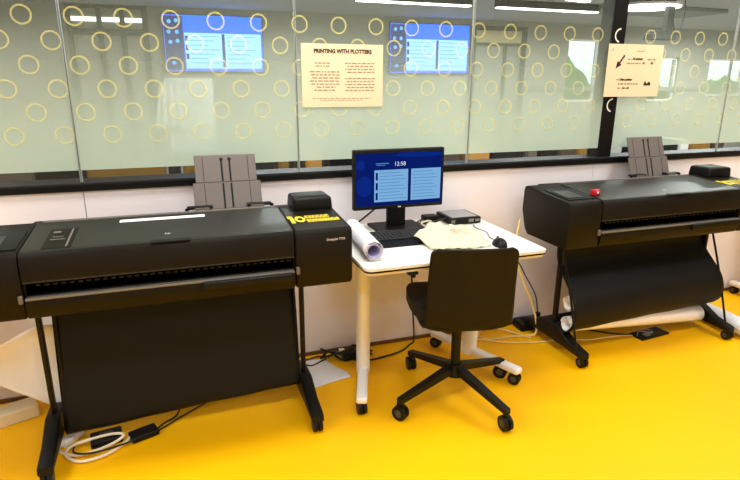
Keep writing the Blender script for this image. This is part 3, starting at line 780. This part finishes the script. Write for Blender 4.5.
# mouse
t = thing('computer_mouse', 'black computer mouse on the desk behind the chair back', 'mouse', (1.40, 2.165, .75), -.25)
m_ = bmesh.new(); bmesh.ops.create_uvsphere(m_, u_segments=24, v_segments=14, radius=1)
for v in m_.verts:
    v.co = Vector((v.co.x * .032, v.co.y * .058, max(0, v.co.z) * (.036 - .006 * v.co.y)))
mm = MB(); mm._add(m_); bmesh.ops.remove_doubles(mm.bm, verts=mm.bm.verts, dist=.0004)
mm.build('shell', 'black', t, smooth=True)
MB().cyl((-.004, .035, .0295), (.004, .035, .0295), .006, n=14).build('scroll_wheel', 'castergrey', t)
MB().tube([(0, .055, .008), (-.01, .12, .004), (.0, .22, .004), (-.03, .30, .004), (-.03, .36, .006)], .002).build('cable', 'blackcable', t)

# ------------------------------------------------------------------ chair
t = thing('swivel_chair', 'black four-star swivel chair on casters in front of the desk', 'chair', (1.19, 2.15, 0), math.radians(-14))
def shell(u, v):
    # v 0 = front of the seat pan, 1 = top of the back
    path = [(.20, .435), (.05, .425), (-.10, .424), (-.178, .445), (-.207, .52), (-.218, .64), (-.232, .74), (-.246, .828)]
    s = v * (len(path) - 1); i = min(int(s), len(path) - 2); k = s - i
    p0 = path[max(i - 1, 0)]; p1 = path[i]; p2 = path[i + 1]; p3 = path[min(i + 2, len(path) - 1)]
    y, z = [.5 * (2 * p1[j] + (p2[j] - p0[j]) * k + (2 * p0[j] - 5 * p1[j] + 4 * p2[j] - p3[j]) * k * k + (3 * p1[j] - p0[j] - 3 * p2[j] + p3[j]) * k ** 3) for j in (0, 1)]
    hw = .198 if v < .35 else .198 - .014 * (v - .35) / .65
    # rounded top corners
    dz = z - (.828 - .03)
    if dz > 0: hw -= .03 - math.sqrt(max(0, .03 ** 2 - min(dz, .03) ** 2))
    x = (u - .5) * 2 * hw
    up = .028 * abs((u - .5) * 2) ** 4
    if v > .45: y += .022 * ((u - .5) * 2) ** 2
    else: z += up
    return (x, y, z)
MB().grid(shell, 24, 64).build('backrest', 'chairshell', t, smooth=True, solid=.016)
st = bmesh.new(); bmesh.ops.create_cube(st, size=1)
bmesh.ops.subdivide_edges(st, edges=st.edges, cuts=10, use_grid_fill=True)
for v in st.verts:
    p = v.co * 2
    q = [abs(c) ** 3.2 for c in p]; n_ = (q[0] + q[1]) ** (1 / 3.2)
    mx_ = max(abs(p.x), abs(p.y), 1e-6)
    fx = mx_ / max(n_, 1e-6)
    x, y = p.x * fx, p.y * fx
    ed = max(0, math.hypot(x, y) - .0)
    rr = min(1, (abs(x) ** 4 + abs(y) ** 4) ** .25)
    zz = p.z * (1 - .55 * rr ** 7)
    v.co = Vector((x * .232, .03 + y * .21, .486 + zz * .050 + .02 * abs(x) ** 3))
sm = MB(); sm._add(st); sm.build('seat', 'seatfab', t, smooth=True)
col = MB().cyl((0, 0, .14), (0, 0, .425), .023).cyl((0, 0, .40), (0, 0, .43), .07, .09, n=24).build('gas_column', 'blackmetal', t, smooth=True)
bs = MB().cyl((0, 0, .125), (0, 0, .185), .045, .035, n=24).build('star_base', 'blackmetal', t, smooth=True)
for k in range(4):
    a = math.radians(16 + 14 + 90 * k)
    ar = MB(); r = .33
    n = 8; rings = []
    for i in range(n + 1):
        u = i / n; d = .03 + (r + .01 - .03) * u; zc = .160 - .066 * u; hw = .021 - .006 * u; hh = .018 - .006 * u
        rings.append([ar.bm.verts.new((d * math.cos(a) - s1 * hw * math.sin(a), d * math.sin(a) + s1 * hw * math.cos(a), zc + s2 * hh)) for s1, s2 in ((-1, -1), (1, -1), (1, 1), (-1, 1))])
    for i in range(n):
        for q in range(4): ar.bm.faces.new((rings[i][q], rings[i][(q + 1) % 4], rings[i + 1][(q + 1) % 4], rings[i + 1][q]))
    ar.bm.faces.new(rings[0]); ar.bm.faces.new(rings[-1])
    arm = ar.build('base_arm', 'blackmetal', t)
    MB().cyl((r * math.cos(a), r * math.sin(a), .05), (r * math.cos(a), r * math.sin(a), .092), .01).build('caster_stem', 'blackmetal', arm)
    caster(arm, r * math.cos(a), r * math.sin(a), .036, rot=a + (.5, 1.2, .3, 1.3)[k])

# ------------------------------------------------------------------ cables and floor clutter
def cable(name, label, pts, r, m, cat='cable', group=None):
    return tag(MB().tube(pts, r).build(name, m, None, smooth=True), label, cat, group)
cable('power_cable', 'thin black cable running across the floor under the desk to the wall', [(.80, 2.72, .02), (.83, 2.66, .006), (.90, 2.62, .006), (1.0, 2.63, .006), (1.12, 2.66, .006), (1.2, 2.72, .006), (1.24, 2.75, .02), (1.22, 2.73, .2), (1.2, 2.72, .45), (1.18, 2.72, .7)], .005, 'blackcable')
t = thing('cable_bundle', 'tangled bundle of black cables and plugs at the wall behind the desk', 'cables', (.80, 2.70, 0))
rn = random.Random(2)
for k in range(5):
    pts = []
    for i in range(7): pts.append((-.12 + i * .045 + rn.uniform(-.02, .02), rn.uniform(-.06, .05), .008 + rn.uniform(0, .045)))
    MB().tube(pts, .006).build('cord', 'blackcable', t)
MB().box(-.02, .06, -.05, .0, .0, .045, .008).build('plug_block', 'black', t)
MB().box(.07, .13, -.03, .02, .0, .04, .008).build('plug_block', 'black', t)
MB().box(-.03, -.0, .0, .02, .045, .05).build('plug_label', 'white', t)
cable('power_cable', 'black cable end curling over the floor beside the left printer', [(.56, 2.70, .006), (.60, 2.66, .006), (.66, 2.69, .006), (.70, 2.72, .006), (.66, 2.75, .006), (.58, 2.73, .006), (.50, 2.74, .006)], .004, 'blackcable')
cable('power_cable', 'black cable dropping from under the left printer\'s right end', [(.56, 2.42, .79), (.55, 2.50, .64), (.52, 2.5, .60), (.49, 2.5, .55), (.48, 2.52, .3), (.5, 2.6, .02), (.53, 2.70, .006)], .004, 'blackcable')
t = thing('power_strip', 'black power box on the floor beside the right printer\'s left leg', 'power strip', (2.02, 2.72, 0))
MB().box(-.10, .09, -.06, .05, 0, .055, .012, 3).build('case', 'black', t, smooth=True)
MB().box(-.06, .06, -.04, .03, .0551, .058, .002).build('socket_row', 'dark', t)
MB().cyl((.05, 0, .055), (.05, 0, .085), .016, .02, n=14).build('plug', 'black', t)
cable('charging_cord', 'cream cord looping from the right printer down onto the floor', [(1.83, 2.64, .73), (1.80, 2.62, .62), (1.79, 2.6, .52), (1.85, 2.59, .37), (1.915, 2.59, .24), (1.955, 2.58, .12), (1.955, 2.57, .03), (1.91, 2.60, .008), (1.80, 2.62, .008), (1.67, 2.63, .008), (1.64, 2.70, .008), (1.72, 2.76, .008), (1.82, 2.70, .014), (1.92, 2.56, .008)], .006, 'creamcable')
cable('power_cable', 'thin dark cable hanging from the desk\'s right end to the power box', [(1.50, 2.70, .72), (1.70, 2.72, .58), (1.88, 2.73, .46), (1.97, 2.73, .33), (2.05, 2.73, .2), (2.07, 2.72, .085)], .004, 'blackcable')
cable('charging_cord', 'white cord lying flat along the floor under the desk\'s right end', [(1.50, 2.75, .008), (1.6, 2.66, .008), (1.75, 2.56, .008), (1.95, 2.50, .008), (2.1, 2.50, .008)], .005, 'creamcable')
cable('coiled_cable', 'white cable coiled in loops on the floor under the left printer', [(-.555, 2.53, .12), (-.59, 2.42, .05), (-.575, 2.33, .012), (-.53, 2.26, .012), (-.46, 2.23, .012), (-.36, 2.25, .02), (-.305, 2.28, .034), (-.34, 2.30, .038), (-.42, 2.30, .034), (-.51, 2.29, .02), (-.52, 2.24, .012), (-.46, 2.185, .012), (-.37, 2.20, .012), (-.30, 2.26, .012), (-.28, 2.31, .012)], .006, 'whitecable')
cable('power_cable', 'black cable crossing the white loops under the left printer', [(-.50, 2.31, .012), (-.49, 2.24, .022), (-.42, 2.21, .025), (-.30, 2.24, .02), (-.18, 2.30, .012), (-.06, 2.40, .006), (.05, 2.48, .006)], .004, 'blackcable')
t = thing('power_adapter', 'black adapter beside the white cable loops under the left printer', 'adapter', (-.37, 2.32, 0), .15)
MB().box(-.07, .055, -.045, .045, 0, .03, .008, 3).build('brick', 'black', t)
MB().box(-.035, .02, -.02, .02, .0301, .0312).build('rating_label', 'castergrey', t)
t = thing('power_adapter', 'black adapter furthest right on the floor under the left printer', 'adapter', (-.23, 2.30, 0), .35)
MB().box(-.055, .06, -.035, .035, 0, .028, .008, 3).build('brick', 'black', t)
MB().tube([(.06, 0, .012), (.1, .03, .006), (.16, .05, .006), (.2, .1, .006)], .004).build('lead', 'blackcable', t)
t = thing('white_plug', 'white plug on the floor behind the white cable loops', 'plug', (-.52, 2.36, 0), .9)
MB().box(-.05, .06, -.02, .02, 0, .03, .008, 3).build('body', 'white', t, smooth=True)
MB().cyl((-.05, 0, .015), (-.07, 0, .015), .008).build('strain_relief', 'white', t)
t = thing('circuit_board', 'flat black board with loose leads on the floor below the right printer', 'board', (2.64, 2.385, 0), .1)
MB().box(-.11, .12, -.05, .05, .004, .012, .002).build('plate', 'black', t)
MB().tube([(-.1, .0, .012), (-.05, .03, .02), (.0, -.02, .022), (.03, .02, .02), (-.02, .04, .018)], .004).build('lead', 'silver', t)
MB().box(-.06, -.02, -.03, .0, .0121, .02).box(.0, .03, .0, .03, .0121, .022).build('connector', 'greyedge', t)
for sx in (-.1, .11): MB().box(sx - .006, sx + .006, -.045, .045, 0, .004).build('foot', 'black', t)
cable('charging_cord', 'thin pale cord along the floor under the right printer\'s bin', [(2.12, 2.50, .006), (2.22, 2.44, .006), (2.34, 2.43, .006), (2.45, 2.42, .006), (2.52, 2.39, .01)], .004, 'creamcable')
cable('power_cable', 'black cable across the floor from the board to the right printer\'s rear', [(2.52, 2.40, .012), (2.42, 2.47, .006), (2.3, 2.58, .006), (2.2, 2.7, .006)], .005, 'blackcable')

# ------------------------------------------------------------------ light
def area(name, loc, sx, sy, e, col=(1, .985, .965), rot=(0, 0, 0)):
    l = bpy.data.lights.new(name, 'AREA'); l.shape = 'RECTANGLE'; l.size = sx; l.size_y = sy; l.energy = e; l.color = col
    o = bpy.data.objects.new(name, l); C.objects.link(o); o.location = loc; o.rotation_euler = rot
    return o
for x in (-2.2, .6, 3.4):
    for y in (-1.5, .6, 2.15):
        area('ceiling_panel_lamp', (x, y, 2.93), 1.2, .5, {-1.5: 25, .6: 31, 2.15: 42}[y], (.92, .97, 1.0))
for x, en in ((-2.5, 30), (1.2, 42), (4.6, 60), (8.2, 110)):
    for y in (4.2, 6.6):
        area('far_fill_light', (x, y, FZ - .12), 1.2, .3, en, (.95, .98, 1.0))  # unseen area lights added to brighten the far room
w = bpy.data.worlds.new('sky'); bpy.context.scene.world = w; w.use_nodes = True
bg = w.node_tree.nodes['Background']; bg.inputs['Color'].default_value = (.86, .93, 1, 1); bg.inputs['Strength'].default_value = 1.6

# ------------------------------------------------------------------ camera
cam = bpy.data.cameras.new('camera'); co = bpy.data.objects.new('camera', cam); C.objects.link(co)
cam.sensor_width = 36; cam.sensor_fit = 'HORIZONTAL'; cam.lens = 560 / 740 * 36; cam.clip_start = .05
p, r, s = math.radians(16.2), math.radians(.3), math.radians(19.3)
fwd = Vector((math.sin(s) * math.cos(p), math.cos(s) * math.cos(p), -math.sin(p)))
rt = Vector((math.cos(s), -math.sin(s), 0)); up = rt.cross(fwd)
rt2 = rt * math.cos(r) + up * math.sin(r); up2 = -rt * math.sin(r) + up * math.cos(r)
co.matrix_world = Matrix(((rt2.x, up2.x, -fwd.x, 0), (rt2.y, up2.y, -fwd.y, 0), (rt2.z, up2.z, -fwd.z, 1.5), (0, 0, 0, 1)))
S = bpy.context.scene
S.camera = co
S.view_settings.view_transform = 'Standard'; S.view_settings.look = 'None'; S.view_settings.gamma = 1; S.view_settings.use_curve_mapping = False
S.view_settings.exposure = 0.1
S.cycles.use_denoising = True
S.cycles.max_bounces = 10; S.cycles.transparent_max_bounces = 24
S.cycles.sample_clamp_indirect = 6
